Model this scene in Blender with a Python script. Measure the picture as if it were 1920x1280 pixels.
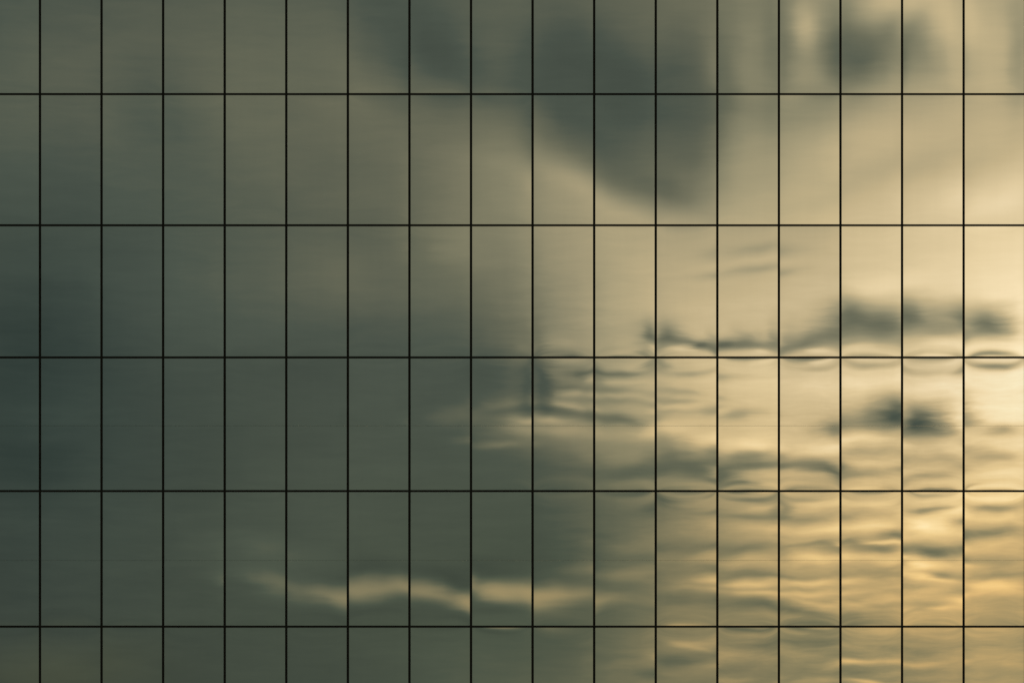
import bpy, bmesh, math, random
import numpy as np
from mathutils import Vector

# ------------------------------------------------------------------ clear
for o in list(bpy.data.objects):
    bpy.data.objects.remove(o, do_unlink=True)
S = bpy.context.scene
C = S.collection
R = math.radians

# ------------------------------------------------------------------ measures of the place
BAY = 1.2                              # width of one glass bay, metres
PX = BAY / 115.45                      # metres on the facade per photo pixel
WID = 1920 * PX                        # width of facade in view
DIST = 80.0                            # photographer to facade
EYE = 1.7
ZC = EYE + 20.2                        # height of the middle of the view on the facade

# ------------------------------------------------------------------ camera
cd = bpy.data.cameras.new('camera')
cam = bpy.data.objects.new('camera', cd)
C.objects.link(cam)
cam.location = (0, -DIST, EYE)
cam.rotation_euler = (R(90), 0, 0)
cd.sensor_width = 36
cd.lens = 36 * DIST / WID
cd.shift_y = (ZC - EYE) / WID          # rising-front shift keeps the uprights parallel
cd.clip_start = 0.1
cd.clip_end = 8000
S.camera = cam

# ------------------------------------------------------------------ exposure / view
S.view_settings.view_transform = 'Standard'
S.view_settings.look = 'None'
S.view_settings.exposure = 0
S.view_settings.gamma = 1
S.view_settings.use_curve_mapping = False

S.cycles.use_adaptive_sampling = True
S.cycles.adaptive_threshold = 0.012
S.cycles.adaptive_min_samples = 12

# ------------------------------------------------------------------ sky
SUN_AZ, SUN_EL = 24.0, 4.5             # degrees, azimuth measured from -Y towards +X
world = bpy.data.worlds.new('World')
S.world = world
world.use_nodes = True
world.cycles.sampling_method = 'MANUAL'
world.cycles.sample_map_resolution = 256
nt = world.node_tree
for n in list(nt.nodes):
    nt.nodes.remove(n)
N, L = nt.nodes, nt.links


def node(kind, **kw):
    n = N.new(kind)
    for k, v in kw.items():
        setattr(n, k, v)
    return n


def put(sock, v):
    if hasattr(v, 'is_output') or isinstance(v, bpy.types.NodeSocket):
        L.new(v, sock)
    else:
        sock.default_value = v


def M(op, a, b=None, c=None, clamp=False):
    n = node('ShaderNodeMath', operation=op, use_clamp=clamp)
    put(n.inputs[0], a)
    if b is not None:
        put(n.inputs[1], b)
    if c is not None:
        put(n.inputs[2], c)
    return n.outputs[0]


def VM(op, a, b=None):
    n = node('ShaderNodeVectorMath', operation=op)
    put(n.inputs[0], a)
    if b is not None:
        put(n.inputs[1], b)
    return n.outputs['Value'] if op in ('DOT_PRODUCT', 'LENGTH') else n.outputs['Vector']


def XYZ(x, y, z):
    n = node('ShaderNodeCombineXYZ')
    for s, v in zip(n.inputs, (x, y, z)):
        put(s, v)
    return n.outputs[0]


def noise(vec, scale, detail=3.0, rough=0.5, color=False):
    n = node('ShaderNodeTexNoise', noise_dimensions='3D')
    put(n.inputs['Vector'], vec)
    n.inputs['Scale'].default_value = scale
    n.inputs['Detail'].default_value = detail
    n.inputs['Roughness'].default_value = rough
    return n.outputs['Color'] if color else n.outputs[0]


def smooth(v, lo, hi):
    n = node('ShaderNodeMapRange', interpolation_type='SMOOTHSTEP')
    put(n.inputs['Value'], v)
    n.inputs['From Min'].default_value = lo
    n.inputs['From Max'].default_value = hi
    return n.outputs[0]


def sky_deg(px, py):
    """point of the facade (photo pixel) -> azimuth/elevation of the sky it mirrors"""
    x = (px - 960) * PX
    z = (640 - py) * PX + ZC - EYE
    return math.degrees(math.atan2(x, DIST)), math.degrees(math.atan2(z, math.hypot(x, DIST)))


DPX = math.degrees(PX / DIST)          # degrees of sky per photo pixel

tc = node('ShaderNodeTexCoord')
DIR = tc.outputs['Generated']
sep = node('ShaderNodeSeparateXYZ')
L.new(DIR, sep.inputs[0])
AZ = M('MULTIPLY', M('ARCTAN2', sep.outputs[0], M('MULTIPLY', sep.outputs[1], -1.0)), 57.29578)
EL = M('MULTIPLY', M('ARCSINE', sep.outputs[2]), 57.29578)
P0 = XYZ(AZ, EL, 0.0)
# seamless stretched coordinates: degrees-like horizontally, layered vertically
HOR = XYZ(M('MULTIPLY', sep.outputs[0], 57.3), M('MULTIPLY', sep.outputs[1], 57.3), EL)


def stretched(kx, kz, off=0.0):
    v = VM('MULTIPLY', HOR, (kx, kx, kz))
    return VM('ADD', v, (off, off * 0.7, off * 1.3))


# turbulence that frays the clouds
w1 = VM('SUBTRACT', noise(stretched(0.75, 1.3, 11.0), 1.0, 2.0, 0.5, True), (0.5, 0.5, 0.5))
w2 = VM('SUBTRACT', noise(stretched(0.9, 8.0, 37.0), 1.0, 3.0, 0.55, True), (0.5, 0.5, 0.5))
w2 = VM('MULTIPLY', w2, XYZ(M('SUBTRACT', 1.0, M('MULTIPLY', smooth(EL, 14.6, 16.2), 0.7)), 1.0, 0.0))
PW = VM('ADD', P0, VM('ADD', VM('MULTIPLY', w1, (0.22, 0.06, 0.0)), VM('MULTIPLY', w2, (0.50, 0.03, 0.0))))
WX, WY = VM('DOT_PRODUCT', PW, (1, 0, 0)), VM('DOT_PRODUCT', PW, (0, 1, 0))


SLOPES = (-30, -18, -10, -5, 0, 5, 10, 16, 30)


def slope(rot):
    return min(SLOPES, key=lambda q: abs(q - rot))


def bump_at(shape, a, e):
    az, el, sa, se, rot, p = shape
    c, s = math.cos(R(slope(rot))), math.sin(R(slope(rot)))
    x = (c * (a - az) + s * (e - el)) / sa
    y = (-s * (a - az) + c * (e - el)) / se
    return math.exp(-(x * x + y * y) ** p)


def gauss(frames, az, el, sa, se, rot=0.0, p=1.0):
    rot = slope(rot)
    c, s = math.cos(R(rot)), math.sin(R(rot))
    n = node('ShaderNodeVectorMath', operation='MULTIPLY_ADD')
    L.new(frames[rot], n.inputs[0])
    n.inputs[1].default_value = (1 / sa, 1 / se, 0)
    n.inputs[2].default_value = (-(c * az + s * el) / sa, -(-s * az + c * el) / se, 0)
    d = VM('DOT_PRODUCT', n.outputs['Vector'], n.outputs['Vector'])
    if p != 1.0:
        d = M('POWER', d, p)
    return M('POWER', 0.367879, d)


# --- broad light of the cloud deck: dim away from the sunset, bright round it
LX = [40, 250, 480, 710, 820, 940, 1060, 1170, 1290, 1400, 1510, 1630, 1750, 1860]
LY = [90, 300, 400, 545, 620, 700, 800, 880, 990, 1060, 1110, 1150, 1230]
LUM = [
 [.34, .35, .375, .35, .33, .35, .32, .32, .33, .45, .48, .40, .58, .62],
 [.32, .335, .36, .42, .44, .47, .38, .34, .38, .58, .60, .65, .68, .71],
 [.29, .31, .34, .39, .42, .47, .58, .60, .60, .62, .66, .71, .75, .83],
 [.25, .30, .33, .36, .405, .44, .52, .65, .68, .70, .75, .77, .79, .83],
 [.245, .29, .32, .34, .35, .375, .47, .60, .62, .66, .70, .72, .78, .80],
 [.24, .27, .29, .30, .31, .32, .42, .55, .68, .76, .82, .84, .87, .92],
 [.24, .265, .28, .31, .33, .40, .50, .58, .68, .76, .80, .82, .84, .88],
 [.235, .265, .28, .30, .31, .32, .35, .39, .45, .58, .66, .74, .75, .78],
 [.25, .27, .30, .31, .30, .31, .31, .38, .46, .60, .66, .72, .76, .74],
 [.25, .27, .31, .28, .28, .29, .33, .44, .51, .62, .68, .68, .72, .68],
 [.25, .27, .30, .30, .30, .32, .38, .42, .48, .56, .62, .64, .66, .68],
 [.26, .27, .28, .28, .29, .33, .38, .38, .42, .47, .52, .60, .62, .62],
 [.28, .28, .29, .30, .31, .33, .34, .40, .48, .50, .48, .52, .53, .56],
]


def far_model(a, e):
    g = 0.27 + 0.40 * math.exp(-(((a - 10.5) / 8.5) ** 2 + ((e - 13.0) / 9.0) ** 2))
    return g


pts, val = [], []
for j, py in enumerate(LY):
    for i, px in enumerate(LX):
        a, e = sky_deg(px, py)
        pts.append((a, e))
        val.append(LUM[j][i] - far_model(a, e))
cen = [(-7.2 + 15.0 * i / 11.0, 9.4 + 9.4 * j / 7.0) for i in range(12) for j in range(8)]
SA, SE = 1.5, 1.4


# --- single clouds and rifts: (x, y) on the facade, half sizes, slope in degrees, brightness, roundness of the edge
CLOUDS = [
 # dark wedge overhead and the light under it
 (760, 60, 120, 55, -30, .31), (870, 140, 90, 40, -30, .31), (1010, 90, 60, 70, 0, .32),
 (1080, 170, 100, 100, -18, .31, 1.6), (1240, 240, 95, 100, -10, .36, 1.3), (1180, 120, 130, 80, 0, .325, 1.3), (1300, 110, 50, 55, 0, .36), (1305, 290, 46, 46, 0, .42), (1050, 250, 60, 50, -18, .335), (1130, 300, 70, 40, -18, .37), (1230, 345, 70, 25, -10, .40),
 (1060, 345, 90, 22, -18, .58), (1180, 398, 90, 20, -10, .61), (1290, 405, 70, 24, 0, .60), (1240, 20, 120, 22, -5, .40),
 (700, 190, 120, 45, -30, .41), (880, 290, 80, 70, 0, .46), (620, 300, 120, 90, -18, .38), (430, 160, 120, 60, -30, .38),
 # upper right
 (1445, 90, 30, 110, 0, .43), (1585, 60, 40, 36, 0, .41), (1660, 125, 46, 34, 0, .40), (1700, 62, 30, 34, 0, .47), (1395, 110, 34, 70, 0, .48), (1385, 250, 40, 60, 0, .52),
 (1505, 58, 24, 30, 0, .63), (1530, 25, 34, 24, 0, .58), (1540, 90, 24, 30, 0, .47), (1510, 145, 36, 22, 0, .53),
 (1620, 90, 62, 62, 5, .37, 1.4), (1570, 130, 34, 50, 0, .41), (1680, 14, 60, 26, 16, .66), (1740, 95, 30, 50, 5, .52),
 (1770, 40, 34, 45, 0, .69), (1790, 155, 70, 18, 0, .64), (1900, 110, 26, 80, 0, .55), (1840, 60, 40, 60, 0, .66),
 (1560, 215, 90, 22, 0, .52), (1390, 200, 60, 26, -10, .46), (1720, 330, 150, 22, 16, .65), (1860, 375, 90, 26, 16, .83), (1640, 270, 100, 30, 0, .67),
 # long soft band, middle
 (1410, 462, 60, 10, 5, .60), (1410, 503, 60, 7, 5, .60), (1400, 484, 60, 7, 5, .69), (1400, 530, 70, 12, 0, .71),
 # hump clouds with flat bases
 (1596, 604, 66, 32, 0, .40), (1655, 606, 60, 30, 0, .41), (1602, 570, 46, 26, 0, .48), (1715, 606, 62, 28, -5, .42), (1717, 574, 44, 22, 0, .58), (1526, 622, 50, 18, 5, .475), (1481, 641, 32, 14, 0, .48), (1785, 630, 32, 10, 0, .56),
 (1519, 655, 26, 7, 0, .78), (1642, 652, 42, 9, 0, .76), (1762, 657, 32, 8, 0, .80), (1640, 540, 90, 18, 0, .76),
 (1868, 611, 62, 23, -5, .44), (1856, 582, 56, 18, -5, .58), (1867, 650, 50, 8, 0, .82),
 (1252, 628, 32, 22, 0, .42), (1312, 641, 42, 9, -10, .47), (1335, 650, 18, 9, 0, .42), (1372, 641, 22, 18, 0, .49), (1410, 650, 32, 9, 0, .50), (1410, 626, 14, 12, 0, .66), (1447, 637, 17, 30, 0, .53), (1286, 655, 26, 8, 0, .76), (1410, 665, 26, 6, 0, .76), (1230, 590, 60, 20, 0, .64),
 (1519, 678, 46, 6, 0, .66), (1642, 680, 46, 8, 0, .63), (1725, 683, 40, 7, 0, .70), (1866, 683, 60, 10, 0, .50),
 (1237, 682, 16, 12, 0, .52), (1312, 705, 50, 6, 0, .61), (1275, 742, 50, 6, -5, .60), (1260, 761, 50, 5, -5, .58), (1365, 776, 32, 8, 5, .58), (1286, 780, 60, 4, 0, .63), (1340, 725, 60, 8, 0, .74), (1290, 770, 50, 4, 0, .70),
 (1519, 720, 60, 24, 0, .82), (1635, 722, 60, 24, 0, .85), (1875, 742, 80, 36, 0, .90), (1762, 716, 50, 20, 0, .89), (1810, 775, 40, 14, 0, .88),
 # inside corner of the bright gap
 (1017, 717, 24, 58, 0, .32), (1073, 652, 34, 14, 0, .56), (1077, 682, 26, 14, 0, .48), (1105, 703, 24, 16, 0, .38), (1165, 699, 52, 6, 0, .43), (1167, 682, 32, 7, 0, .60),
 (1150, 717, 46, 6, 0, .60), (1150, 733, 46, 6, 0, .48), (1067, 730, 22, 4, 0, .42), (1077, 742, 24, 6, 0, .58), (1143, 744, 46, 5, 0, .58), (1160, 754, 40, 5, 0, .50), (1083, 766, 34, 7, -10, .58), (1167, 770, 46, 6, 0, .57),
 (1040, 779, 54, 8, -5, .36), (1160, 787, 50, 8, -5, .40), (1033, 794, 38, 5, 0, .60), (1053, 813, 70, 13, 0, .56), (983, 788, 40, 8, 0, .47), (967, 763, 44, 9, 5, .42), (953, 777, 36, 5, 5, .36), (980, 806, 42, 8, 0, .50), (917, 820, 44, 5, 0, .36), (940, 837, 54, 7, 0, .42), (870, 790, 54, 14, 5, .37),
 (1067, 847, 80, 10, 0, .42), (1053, 883, 70, 18, 0, .34), (1283, 815, 50, 10, -10, .72), (1317, 840, 30, 10, 0, .72), (1173, 838, 50, 10, 0, .50), (1267, 838, 26, 10, -18, .54), (1183, 893, 60, 14, 0, .36), (930, 700, 60, 30, 5, .305), (1000, 655, 24, 14, 0, .43),
 # cloud hanging in the cream gap
 (1725, 779, 50, 22, 0, .375), (1687, 791, 50, 15, 0, .41), (1640, 800, 56, 10, 0, .49), (1755, 799, 42, 10, 0, .46), (1800, 795, 32, 10, 0, .63), (1556, 799, 30, 13, 0, .50), (1519, 799, 22, 11, 0, .61), (1875, 815, 42, 8, 0, .67),
 (1537, 836, 60, 13, 0, .84), (1387, 836, 50, 14, 0, .80), (1249, 810, 50, 12, 0, .70), (1640, 830, 60, 8, 0, .84),
 # sagging band
 (1267, 854, 44, 18, -10, .46), (1245, 880, 50, 18, 0, .37), (1376, 851, 42, 9, 0, .52), (1395, 870, 60, 9, 0, .45), (1507, 870, 52, 11, -10, .46), (1552, 886, 42, 11, -10, .45), (1612, 904, 60, 8, 0, .56), (1324, 892, 42, 16, 0, .40), (1410, 889, 52, 7, 0, .70), (1432, 910, 42, 5, 0, .72), (1369, 910, 30, 5, 0, .45),
 (1669, 855, 52, 9, 0, .67), (1785, 851, 60, 9, 0, .66), (1856, 866, 60, 8, 0, .62), (1725, 874, 50, 6, 0, .74), (1762, 889, 70, 8, 0, .62), (1725, 907, 60, 6, 0, .72), (1894, 907, 40, 6, 0, .83), (1640, 878, 50, 8, 0, .76), (1840, 838, 60, 6, 0, .83),
 # gold streaks at the lower right
 (1406, 934, 46, 8, 0, .45), (1519, 930, 36, 8, 0, .60), (1462, 956, 20, 16, 0, .52), (1410, 956, 32, 7, 0, .66), (1526, 949, 32, 8, 0, .76), (1406, 975, 56, 6, 0, .50), (1500, 977, 36, 6, 0, .58), (1556, 975, 40, 6, 0, .63), (1402, 998, 46, 9, 0, .66), (1519, 998, 50, 8, 0, .78), (1612, 990, 46, 10, 0, .83), (1620, 945, 40, 10, 0, .80),
 (1747, 934, 42, 7, 5, .54), (1747, 965, 46, 13, 0, .91), (1875, 936, 42, 7, 0, .88), (1867, 960, 52, 8, 0, .57), (1856, 981, 50, 4, 0, .79), (1755, 1011, 50, 11, -5, .46), (1785, 1021, 26, 7, -10, .50), (1669, 1012, 34, 7, 0, .49), (1871, 1009, 52, 11, 0, .53),
 (1560, 1024, 26, 6, 0, .54), (1620, 1037, 46, 8, 0, .51), (1556, 1036, 22, 8, 0, .57), (1387, 1035, 46, 7, 5, .47), (1500, 1026, 42, 4, 5, .54), (1530, 1051, 36, 10, 0, .78), (1635, 1025, 46, 4, 0, .83), (1744, 1040, 42, 9, -5, .87), (1762, 1066, 40, 7, -5, .80), (1875, 1038, 42, 6, 0, .73), (1789, 1061, 26, 7, 0, .57), (1867, 1066, 50, 8, 0, .57), (1867, 1091, 52, 8, 0, .54), (1687, 1085, 60, 6, 0, .57), (1620, 1077, 50, 8, 0, .58),
 (1380, 1080, 42, 6, 0, .48), (1425, 1085, 60, 4, 0, .50), (1519, 1085, 60, 3, 0, .59), (1395, 1103, 52, 7, 0, .72), (1519, 1097, 50, 6, 0, .77), (1519, 1119, 50, 7, 0, .72), (1631, 1133, 50, 7, 5, .70), (1631, 1108, 50, 8, 0, .63), (1789, 1127, 26, 6, 0, .77), (1744, 1117, 50, 8, 0, .62), (1875, 1111, 52, 10, 0, .82), (1875, 1142, 52, 10, 0, .57), (1400, 1058, 46, 9, 0, .66), (1640, 1055, 46, 8, 0, .78),
 (1395, 1141, 52, 13, 0, .40), (1444, 1144, 40, 10, -10, .42), (1500, 1156, 46, 8, -10, .42), (1540, 1164, 36, 7, -10, .47), (1282, 1141, 54, 13, 0, .41), (1402, 1120, 46, 5, 0, .68), (1294, 1116, 42, 5, 0, .53), (1540, 1140, 46, 7, -10, .68), (1282, 990, 42, 28, 0, .50), (1267, 1039, 60, 8, 0, .43), (1282, 1085, 50, 12, 0, .46), (1240, 945, 40, 16, 0, .37),
 (1519, 1193, 60, 14, 0, .42), (1631, 1215, 46, 9, 0, .47), (1736, 1206, 42, 12, 0, .49), (1294, 1214, 38, 8, -5, .60), (1331, 1226, 34, 6, -10, .57), (1624, 1234, 44, 5, 0, .70), (1575, 1241, 40, 5, 5, .61), (1725, 1234, 42, 5, 0, .66), (1744, 1246, 40, 6, 0, .50), (1650, 1274, 42, 4, -5, .68), (1387, 1262, 44, 7, 0, .53), (1526, 1264, 46, 7, 5, .57), (1875, 1237, 44, 9, 0, .60), (1267, 1249, 38, 12, 0, .39), (1380, 1237, 40, 7, 0, .46), (1387, 1209, 44, 8, 0, .56), (1870, 1195, 50, 12, 0, .53), (1620, 1185, 46, 8, 0, .54), (1590, 1255, 40, 6, 0, .47),
 # rift of low light along the bottom
 (440, 1073, 56, 10, -5, .325), (520, 1090, 50, 10, -5, .385), (525, 1112, 44, 9, -5, .345), (595, 1099, 36, 10, -10, .44), (640, 1108, 40, 13, -10, .48), (690, 1108, 44, 14, 0, .49), (765, 1100, 46, 12, 0, .485), (825, 1108, 40, 12, -10, .48), (868, 1117, 36, 11, -10, .475), (905, 1117, 34, 9, 0, .52), (915, 1137, 40, 9, -10, .50), (965, 1122, 50, 11, 0, .54), (1000, 1142, 44, 8, -5, .48), (1040, 1122, 50, 13, 0, .54), (1110, 1114, 60, 13, 0, .48),  (1158, 1067, 60, 13, 0, .46), (1167, 1015, 60, 11, 0, .43),
 (700, 1068, 70, 14, 0, .28), (850, 1078, 60, 13, -10, .28), (590, 1064, 60, 13, -10, .295), (940, 1086, 60, 12, 0, .29), (1050, 1086, 60, 11, 0, .335), (820, 1142, 60, 13, -10, .305), (700, 1150, 70, 12, 0, .29), (930, 1160, 60, 10, -5, .31), (1035, 1164, 60, 9, 0, .36), (580, 1140, 60, 12, -10, .29), (1165, 1041, 60, 8, 0, .39), (480, 1030, 80, 20, -5, .325), (130, 1225, 160, 30, 0, .285),
 # faint shapes in the dim left
 (50, 615, 110, 45, -5, .225), (120, 550, 80, 9, -5, .255), (60, 870, 110, 45, 0, .222), (60, 690, 80, 40, 0, .235), (230, 690, 60, 60, 0, .265), (130, 780, 80, 30, 10, .262), (300, 200, 60, 80, 30, .33), (640, 520, 60, 40, 0, .385), (700, 440, 70, 40, 0, .365), (860, 470, 60, 50, -30, .45), (60, 1230, 90, 40, 0, .285), (560, 390, 90, 25, -10, .355), (720, 640, 160, 30, 0, .315), (560, 700, 110, 20, 0, .29), (800, 900, 140, 40, 0, .305),
]
# every cloud's strength follows from the brightness wanted at its heart and in the deck around it (one small least-squares solve)
shapes = []
for px, py, sx, sy, rot, v, *p in CLOUDS:
    a, e = sky_deg(px, py)
    pts.append((a, e))
    val.append(v - far_model(a, e))
    low = py > 920 and px > 1190        # the low bands run long and flat
    if py > 1060 and 420 < px < 1060:
        sy *= 1.25                      # the rift of low light has soft lips
    shapes.append((a, e, sx * DPX * (1.35 if low else 1.2), sy * DPX * (1.15 if low else 1.25), rot, p[0] if p else 1.0))
keep = []
for i, (a, e) in enumerate(pts):
    near = i < len(LX) * len(LY) and any(bump_at(s, a, e) > .45 for s in shapes)
    if not near:
        keep.append(i)
n_deck = sum(1 for i in keep if i < len(LX) * len(LY))
pts, val = [pts[i] for i in keep], [val[i] for i in keep]
cols = [[math.exp(-((a - ca) / SA) ** 2 - ((e - ce) / SE) ** 2) for a, e in pts] for ca, ce in cen]
cols += [[bump_at(s, a, e) for a, e in pts] for s in shapes]
G = np.array(cols).T
wgt = np.array([0.7] * n_deck + [1.0] * len(shapes))[:, None]
reg = np.diag([0.02] * len(cen) + [0.012] * len(shapes))
amp = np.linalg.solve((G * wgt).T @ (G * wgt) + reg, (G * wgt).T @ (np.array(val)[:, None] * wgt))[:, 0]


# --- fine streaks, strongest near the sunset, and a faint mottling everywhere
st = noise(stretched(0.6, 4.2, 71.0), 1.0, 5.0, 0.62)
st2 = noise(stretched(1.5, 11.0, 5.0), 1.0, 3.0, 0.5)
stw = M('MULTIPLY', M('MULTIPLY', smooth(WX, 0.0, 5.5), M('SUBTRACT', 1.0, smooth(WX, 30.0, 100.0))), M('SUBTRACT', 1.0, smooth(WY, 12.6, 15.5)))
d1 = M('MULTIPLY', M('SUBTRACT', st, 0.5), M('MULTIPLY_ADD', stw, 0.20, 0.035))
d2 = M('MULTIPLY', M('SUBTRACT', st2, 0.5), M('MULTIPLY_ADD', stw, 0.08, 0.018))
mot = M('MULTIPLY', M('SUBTRACT', noise(stretched(0.32, 0.55, 23.0), 1.0, 3.0, 0.5), 0.5), 0.04)
FINE = M('ADD', d1, M('ADD', d2, mot))


def lin(c):
    return tuple(((v / 255) / 12.92 if v / 255 <= 0.04045 else ((v / 255 + 0.055) / 1.055) ** 2.4) for v in c) + (1.0,)


def ramp(lum, stops):
    r = node('ShaderNodeValToRGB')
    L.new(lum, r.inputs[0])
    e = r.color_ramp.elements
    while len(e) < len(stops):
        e.new(0.5)
    for el_, (p, c) in zip(e, sorted(stops)):
        el_.position = p
        el_.color = lin(c)
    return r.outputs[0]


MIRROR = (0.60, 0.62, 0.60)


def reach(shape, box_):
    """how strongly a cloud is still felt inside a part of the sky (azimuth and elevation limits)"""
    a, e, sa, se = shape[:4]
    r = 2.8 * max(sa, se)
    a0, a1, e0, e1 = max(box_[0], a - r), min(box_[1], a + r), max(box_[2], e - r), min(box_[3], e + r)
    if a0 > a1 or e0 > e1:
        return 0.0
    spots = [(a0 + (a1 - a0) * i / 14, e0 + (e1 - e0) * j / 14) for i in range(15) for j in range(15)]
    return max(bump_at(shape, x, y) for x, y in spots + [(min(max(a, a0), a1), min(max(e, e0), e1))])


def sky_part(box_):
    """colour of the cloud deck for one part of the sky: the same formula everywhere, clouds out of reach left out"""
    global N, L
    keep = N, L
    g = bpy.data.node_groups.new('cloud deck', 'ShaderNodeTree')
    g.interface.new_socket('Frayed', in_out='INPUT', socket_type='NodeSocketVector')
    g.interface.new_socket('Fine', in_out='INPUT', socket_type='NodeSocketFloat')
    g.interface.new_socket('Color', in_out='OUTPUT', socket_type='NodeSocketColor')
    N, L = g.nodes, g.links
    gi, go = node('NodeGroupInput'), node('NodeGroupOutput')
    V, fine = gi.outputs[0], gi.outputs[1]
    X, Y = VM('DOT_PRODUCT', V, (1, 0, 0)), VM('DOT_PRODUCT', V, (0, 1, 0))
    frames = {}
    for q in SLOPES:                    # the frayed coordinates in a frame turned by q degrees
        c, s = math.cos(R(q)), math.sin(R(q))
        frames[q] = V if q == 0 else XYZ(VM('DOT_PRODUCT', V, (c, s, 0)), VM('DOT_PRODUCT', V, (-s, c, 0)), 0.0)
    glow = gauss(frames, 10.5, 13.0, 8.5, 9.0)
    lum = M('MULTIPLY_ADD', glow, 0.40, 0.27)
    # the sum of lattice bumps is separable: a few dot products
    sep_a, sep_e = sorted({c[0] for c in cen}), sorted({c[1] for c in cen})
    ga = [M('POWER', 0.367879, M('POWER', M('ABSOLUTE', M('MULTIPLY_ADD', X, 1 / SA, -a / SA)), 2.0)) for a in sep_a]
    ga += [0.0] * (-len(ga) % 3)
    ga = [XYZ(*ga[i:i + 3]) for i in range(0, len(ga), 3)]
    A = np.zeros((len(sep_e), 3 * len(ga)))
    for (a, e), k in zip(cen, amp):
        A[sep_e.index(e), sep_a.index(a)] = k
    for j, e in enumerate(sep_e):
        row = 0.0
        for i, v in enumerate(ga):
            row = M('ADD', VM('DOT_PRODUCT', v, tuple(A[j, 3 * i:3 * i + 3])), row)
        ge = M('POWER', 0.367879, M('POWER', M('ABSOLUTE', M('MULTIPLY_ADD', Y, 1 / SE, -e / SE)), 2.0))
        lum = M('MULTIPLY_ADD', row, ge, lum)


    for s, k in zip(shapes, amp[len(cen):]):
        if reach(s, box_) * abs(k) < 0.0015:
            continue
        lum = M('MULTIPLY_ADD', gauss(frames, *s), float(k), lum)

    lum = M('ADD', lum, fine, clamp=True)
    HIGH = ramp(lum, [(0.0, (10, 14, 13)), (.20, (46, 54, 50)), (.25, (60, 67, 61)), (.32, (76, 83, 74)), (.40, (104, 104, 87)), (.50, (136, 130, 106)),
                 (.60, (166, 153, 122)), (.70, (198, 177, 138)), (.80, (226, 202, 161)), (.88, (243, 219, 180)), (.95, (252, 234, 198)), (1.0, (255, 245, 218))])
    LOW = ramp(lum, [(0.0, (10, 14, 12)), (.20, (46, 54, 48)), (.25, (59, 66, 57)), (.32, (77, 84, 70)), (.40, (105, 104, 82)), (.50, (139, 127, 94)),
                (.60, (175, 151, 106)), (.70, (209, 175, 119)), (.80, (237, 199, 133)), (.88, (250, 216, 153)), (.95, (255, 230, 176)), (1.0, (255, 242, 205))])
    gold = M('MULTIPLY', M('SUBTRACT', 1.0, smooth(Y, 10.2, 14.6)), M('MULTIPLY', smooth(X, -11.0, 1.5), M('SUBTRACT', 1.0, smooth(X, 50.0, 140.0))))
    mx = node('ShaderNodeMix', data_type='RGBA')
    L.new(gold, mx.inputs[0])
    L.new(HIGH, mx.inputs[6])
    L.new(LOW, mx.inputs[7])
    # thin blue evening air shows through far from the sunset; the lowest gaps next to the sun are reddest
    teal = gauss(frames, *sky_deg(60, 740), 2.0, 2.4)
    red = M('MULTIPLY', M('SUBTRACT', 1.0, smooth(Y, 9.6, 12.2)), M('MULTIPLY', smooth(X, 3.0, 7.0), smooth(lum, .5, .8)))
    warm = gauss(frames, *sky_deg(90, 1260), 1.6, .5)
    tint = VM('ADD', VM('MULTIPLY', XYZ(warm, warm, warm), (.07, .0, -.13)), VM('ADD', VM('ADD', (1, 1, 1), VM('MULTIPLY', XYZ(teal, teal, teal), (-.11, .0, .04))), VM('MULTIPLY', XYZ(red, red, red), (.04, -.06, -.16))))
    L.new(VM('MULTIPLY', mx.outputs[2], tint), go.inputs[0])
    N, L = keep
    n = node('ShaderNodeGroup')
    n.node_tree = g
    n.width = 200
    L.new(PW, n.inputs[0])
    L.new(FINE, n.inputs[1])
    b = node('ShaderNodeBackground')
    L.new(n.outputs[0], b.inputs[0])
    b.inputs[1].default_value = 1.0 / MIRROR[0]
    return b.outputs[0]


def divide(box_, cuts):
    """nested halves, so that each ray works out only the part of the sky it meets"""
    if not cuts:
        return sky_part(box_)
    (axis, at), rest_lo, rest_hi = cuts
    lo, hi = list(box_), list(box_)
    lo[axis * 2 + 1] = hi[axis * 2] = at
    m = node('ShaderNodeMixShader')
    put(m.inputs[0], M('GREATER_THAN', WX if axis == 0 else WY, at))
    L.new(divide(lo, rest_lo), m.inputs[1])
    L.new(divide(hi, rest_hi), m.inputs[2])
    return m.outputs[0]


x_cut, x_far = sky_deg(1200, 900)[0], sky_deg(1580, 900)[0]
y_mid, y_low, y_ll = sky_deg(1200, 556)[1], sky_deg(1500, 915)[1], sky_deg(800, 930)[1]
deck = divide((-40, 60, -10, 80), ((1, y_mid),
    ((0, x_cut), ((1, y_ll), (), ()), ((1, y_low), ((0, x_far), (), ()), ((0, x_far), (), ()))),
    ((0, sky_deg(1340, 300)[0]), (), ())))

sky = node('ShaderNodeTexSky', sky_type='NISHITA')
sky.sun_disc = False
sky.sun_elevation = R(SUN_EL)
sky.sun_rotation = R(180.0 - SUN_AZ)
sky.air_density = 1.2
sky.dust_density = 2.0
sky_bg = node('ShaderNodeBackground')
L.new(sky.outputs[0], sky_bg.inputs[0])
sky_bg.inputs[1].default_value = 0.08
cover = node('ShaderNodeMixShader')
gap = M('MULTIPLY', smooth(EL, 26.0, 60.0), smooth(noise(stretched(0.10, 0.10, 3.0), 1.0, 4.0), 0.45, 0.62))
L.new(M('SUBTRACT', 1.0, M('MULTIPLY', gap, 0.7)), cover.inputs[0])
L.new(sky_bg.outputs[0], cover.inputs[1])
L.new(deck, cover.inputs[2])
wo = node('ShaderNodeOutputWorld')
L.new(cover.outputs[0], wo.inputs[0])

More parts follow.
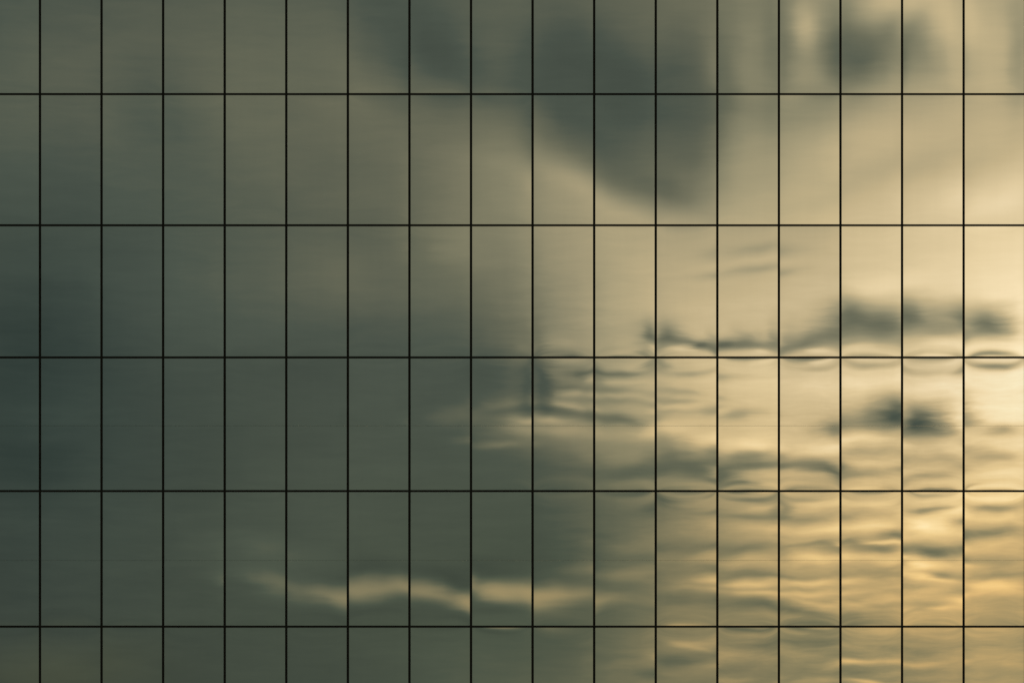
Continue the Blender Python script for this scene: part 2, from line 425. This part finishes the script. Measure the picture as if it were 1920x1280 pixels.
# ------------------------------------------------------------------ sun, veiled by the clouds low on the right behind the camera
sd = bpy.data.lights.new('sun', 'SUN')
sd.energy = 0.5
sd.angle = R(10)
sd.color = (1.0, 0.86, 0.66)
sun = bpy.data.objects.new('sun', sd)
C.objects.link(sun)
to_sun = Vector((math.sin(R(SUN_AZ)) * math.cos(R(SUN_EL)), -math.cos(R(SUN_AZ)) * math.cos(R(SUN_EL)), math.sin(R(SUN_EL))))
sun.location = to_sun * 200 + Vector((0, 0, 40))
sun.rotation_euler = to_sun.to_track_quat('Z', 'Y').to_euler()

# ================================================================== materials


def material(name, color, rough=0.6, metal=0.0, spec=0.5):
    m = bpy.data.materials.new(name)
    m.use_nodes = True
    b = m.node_tree.nodes['Principled BSDF']
    b.inputs['Base Color'].default_value = (*color, 1)
    b.inputs['Roughness'].default_value = rough
    b.inputs['Metallic'].default_value = metal
    b.inputs['Specular IOR Level'].default_value = spec
    return m


def mottled(m, a, b, scale, bump=0.0):
    global N, L
    t = m.node_tree
    N, L = t.nodes, t.links
    bs = t.nodes['Principled BSDF']
    co = node('ShaderNodeTexCoord').outputs['Object']
    f = noise(co, scale, 6.0, 0.6)
    x = node('ShaderNodeMix', data_type='RGBA')
    L.new(f, x.inputs[0])
    x.inputs[6].default_value = (*a, 1)
    x.inputs[7].default_value = (*b, 1)
    L.new(x.outputs[2], bs.inputs['Base Color'])
    if bump:
        bp = node('ShaderNodeBump')
        bp.inputs['Distance'].default_value = bump
        L.new(noise(co, scale * 6, 4.0), bp.inputs['Height'])
        L.new(bp.outputs[0], bs.inputs['Normal'])
    return m


black_metal = mottled(material('black anodised metal', (.008, .008, .007), .6, 0.0, .12), (.006, .007, .005), (.011, .011, .009), 3.0)
seal = material('dark seal', (.36, .37, .35), .12, 1.0)
concrete = mottled(material('concrete', (.3, .3, .28), .85), (.22, .22, .20), (.34, .33, .31), 1.5, .004)
paving = mottled(material('paving', (.2, .2, .19), .8), (.13, .13, .12), (.24, .23, .21), .35, .006)

# mirror-coated glass: each sheet bowed slightly outwards, with faint roller waves of its own
HALF_W, HALF_H = 0.579, 1.28


def mirror_glass():
    global N, L
    m = bpy.data.materials.new('mirror coated glass')
    m.use_nodes = True
    N, L = m.node_tree.nodes, m.node_tree.links
    b = N['Principled BSDF']
    b.inputs['Metallic'].default_value = 1.0
    b.inputs['Roughness'].default_value = 0.0
    co = node('ShaderNodeTexCoord').outputs['Object']
    oi = node('ShaderNodeObjectInfo').outputs['Random']
    s = node('ShaderNodeSeparateXYZ')
    L.new(co, s.inputs[0])
    u = M('ABSOLUTE', M('DIVIDE', s.outputs[0], HALF_W))
    v = M('ABSOLUTE', M('DIVIDE', s.outputs[2], HALF_H))
    bow = M('MULTIPLY', M('SUBTRACT', 1.0, M('POWER', u, 3.0)), M('SUBTRACT', 1.0, M('POWER', v, 7.0)))
    r2 = M('FRACT', M('MULTIPLY', oi, 17.31))
    bow = M('MULTIPLY', bow, M('MULTIPLY_ADD', r2, 0.00022, 0.00016))
    off = M('MULTIPLY', oi, 97.0)
    wv = noise(VM('ADD', VM('MULTIPLY', co, (1.0, 1.0, 0.55)), XYZ(off, off, off)), 1.5, 1.0, 0.4)
    wave = M('MULTIPLY', wv, 0.0003)
    bp = node('ShaderNodeBump')
    bp.inputs['Strength'].default_value = 1.0
    bp.inputs['Distance'].default_value = 1.0
    L.new(M('ADD', bow, wave), bp.inputs['Height'])
    L.new(bp.outputs[0], b.inputs['Normal'])
    # coating batches differ by a percent or two
    h = node('ShaderNodeMix', data_type='RGBA')
    L.new(M('FRACT', M('MULTIPLY', oi, 41.7)), h.inputs[0])
    h.inputs[6].default_value = (MIRROR[0] * .965, MIRROR[1] * .965, MIRROR[2] * .975, 1)
    h.inputs[7].default_value = (MIRROR[0] * 1.075, MIRROR[1] * 1.07, MIRROR[2] * 1.06, 1)
    # thin film of rain-washed dust, a touch heavier along the edges
    film = noise(VM('ADD', VM('MULTIPLY', co, (9.0, 1.0, 0.5)), XYZ(off, off, off)), 1.0, 4.0, 0.6)
    edge = M('MULTIPLY_ADD', M('POWER', M('MAXIMUM', u, v), 14.0), 0.05, 0.035)
    keep_ = M('SUBTRACT', 1.0, M('MULTIPLY', film, edge))
    L.new(VM('MULTIPLY', h.outputs[2], XYZ(keep_, keep_, keep_)), b.inputs['Base Color'])
    return m


glass = mirror_glass()

# ================================================================== mesh helpers


def box(bm, x0, x1, y0, y1, z0, z1, mi=0):
    v = [bm.verts.new(p) for p in ((x0, y0, z0), (x1, y0, z0), (x1, y1, z0), (x0, y1, z0), (x0, y0, z1), (x1, y0, z1), (x1, y1, z1), (x0, y1, z1))]
    for q in ((0, 1, 5, 4), (1, 2, 6, 5), (2, 3, 7, 6), (3, 0, 4, 7), (4, 5, 6, 7), (3, 2, 1, 0)):
        f = bm.faces.new([v[i] for i in q])
        f.material_index = mi


def mesh(name, bm, *mats):
    me = bpy.data.meshes.new(name)
    bm.to_mesh(me)
    bm.free()
    for m in mats:
        me.materials.append(m)
    return me


def link(name, me, parent=None, loc=(0, 0, 0)):
    o = bpy.data.objects.new(name, me)
    C.objects.link(o)
    o.location = loc
    o.parent = parent
    return o


# ================================================================== setting
bm = bmesh.new()
bmesh.ops.create_grid(bm, x_segments=8, y_segments=8, size=3000)
g = link('ground', mesh('ground', bm, paving))
g['kind'] = 'structure'

# ================================================================== the building
tower = bpy.data.objects.new('office_building', None)
C.objects.link(tower)
tower['label'] = 'office block with a flat mirror glass curtain wall in thin black frames reflecting sunset clouds'
tower['category'] = 'building'

# upright joints: bays 2 to 17 in view, five more to either side
X0 = (75.0 - 960) * PX
xs = [X0 + BAY * i for i in range(-5, 21)]
# level joints, from the photograph, then carried on up and down at the same pace
ys = [177.0, 422.6, 670.0, 920.2, 1174.0]
zs = [(640 - y) * PX + ZC for y in ys]
while zs[-1] > 2.9:
    zs.append(zs[-1] - 2.66)
zs = [zs[0] + 5.12, zs[0] + 2.56] + zs
zs.append(0.9)
J, JV = 0.042, 0.047                    # width of a level and of an upright joint
FRONT, DEEP = 0.0, 0.022

x_lo, x_hi = xs[0], xs[-1]
bm = bmesh.new()
for x, y, z in [(0, 0, 0)]:
    box(bm, x_lo - .25, x_hi + .25, .12, 22.0, 0.0, zs[0] + .5)
link('concrete_core', mesh('concrete_core', bm, concrete), tower)
bm = bmesh.new()
box(bm, x_lo - .25, x_hi + .25, -.01, .118, 0.0, zs[-1] - J / 2)
link('plinth', mesh('plinth', bm, concrete), tower)
bm = bmesh.new()
box(bm, x_lo - .30, x_hi + .30, -.05, 22.05, zs[0] + .503, zs[0] + .72)
box(bm, x_lo - .25, x_hi + .25, -.01, .118, zs[0] + J / 2, zs[0] + .50)
link('parapet', mesh('parapet', bm, black_metal), tower)

bm = bmesh.new()
box(bm, -JV / 2 - .004, JV / 2 + .004, .004, .117, zs[-1] - J / 2 + .002, zs[0] + J / 2 - .002)
mull = mesh('mullion', bm, black_metal)
for x in xs:
    link('mullion', mull, tower, (x, 0, 0))

bm = bmesh.new()
box(bm, -BAY / 2 + JV / 2 + .0045, BAY / 2 - JV / 2 - .0045, .007, .116, -J / 2 - .003, J / 2 + .003)
trans = mesh('transom', bm, black_metal)
for z in zs:
    for a, b in zip(xs, xs[1:]):
        link('transom', trans, tower, ((a + b) / 2, 0, z))

# panes: every sheet its own, hung a hair out of true
rnd = random.Random(20)
for zt, zb in zip(zs, zs[1:]):
    hh = (zt - zb - J) / 2
    hw = (BAY - JV) / 2
    bm = bmesh.new()
    if zs[1] > zt > zs[1] - 12.5 and zt < zs[4] + .01:
        zm = -0.012 * 2 * hh            # on these storeys two sheets meet in a hairline seal a little below the middle
        box(bm, -hw, hw, -.004, .0035, -hh, zm - .0026)
        box(bm, -hw, hw, -.004, .0035, zm + .0026, hh)
        box(bm, -hw, hw, .0005, .003, zm - .0025, zm + .0025, 1)
    else:
        box(bm, -hw, hw, -.004, .0035, -hh, hh)
    pane = mesh('glass_pane', bm, glass, seal)
    for a, b in zip(xs, xs[1:]):
        o = link('glass_pane', pane, tower, ((a + b) / 2, 0, (zt + zb) / 2))
        o.rotation_euler = (R(rnd.gauss(0, .028)), 0, R(rnd.gauss(0, .075)))
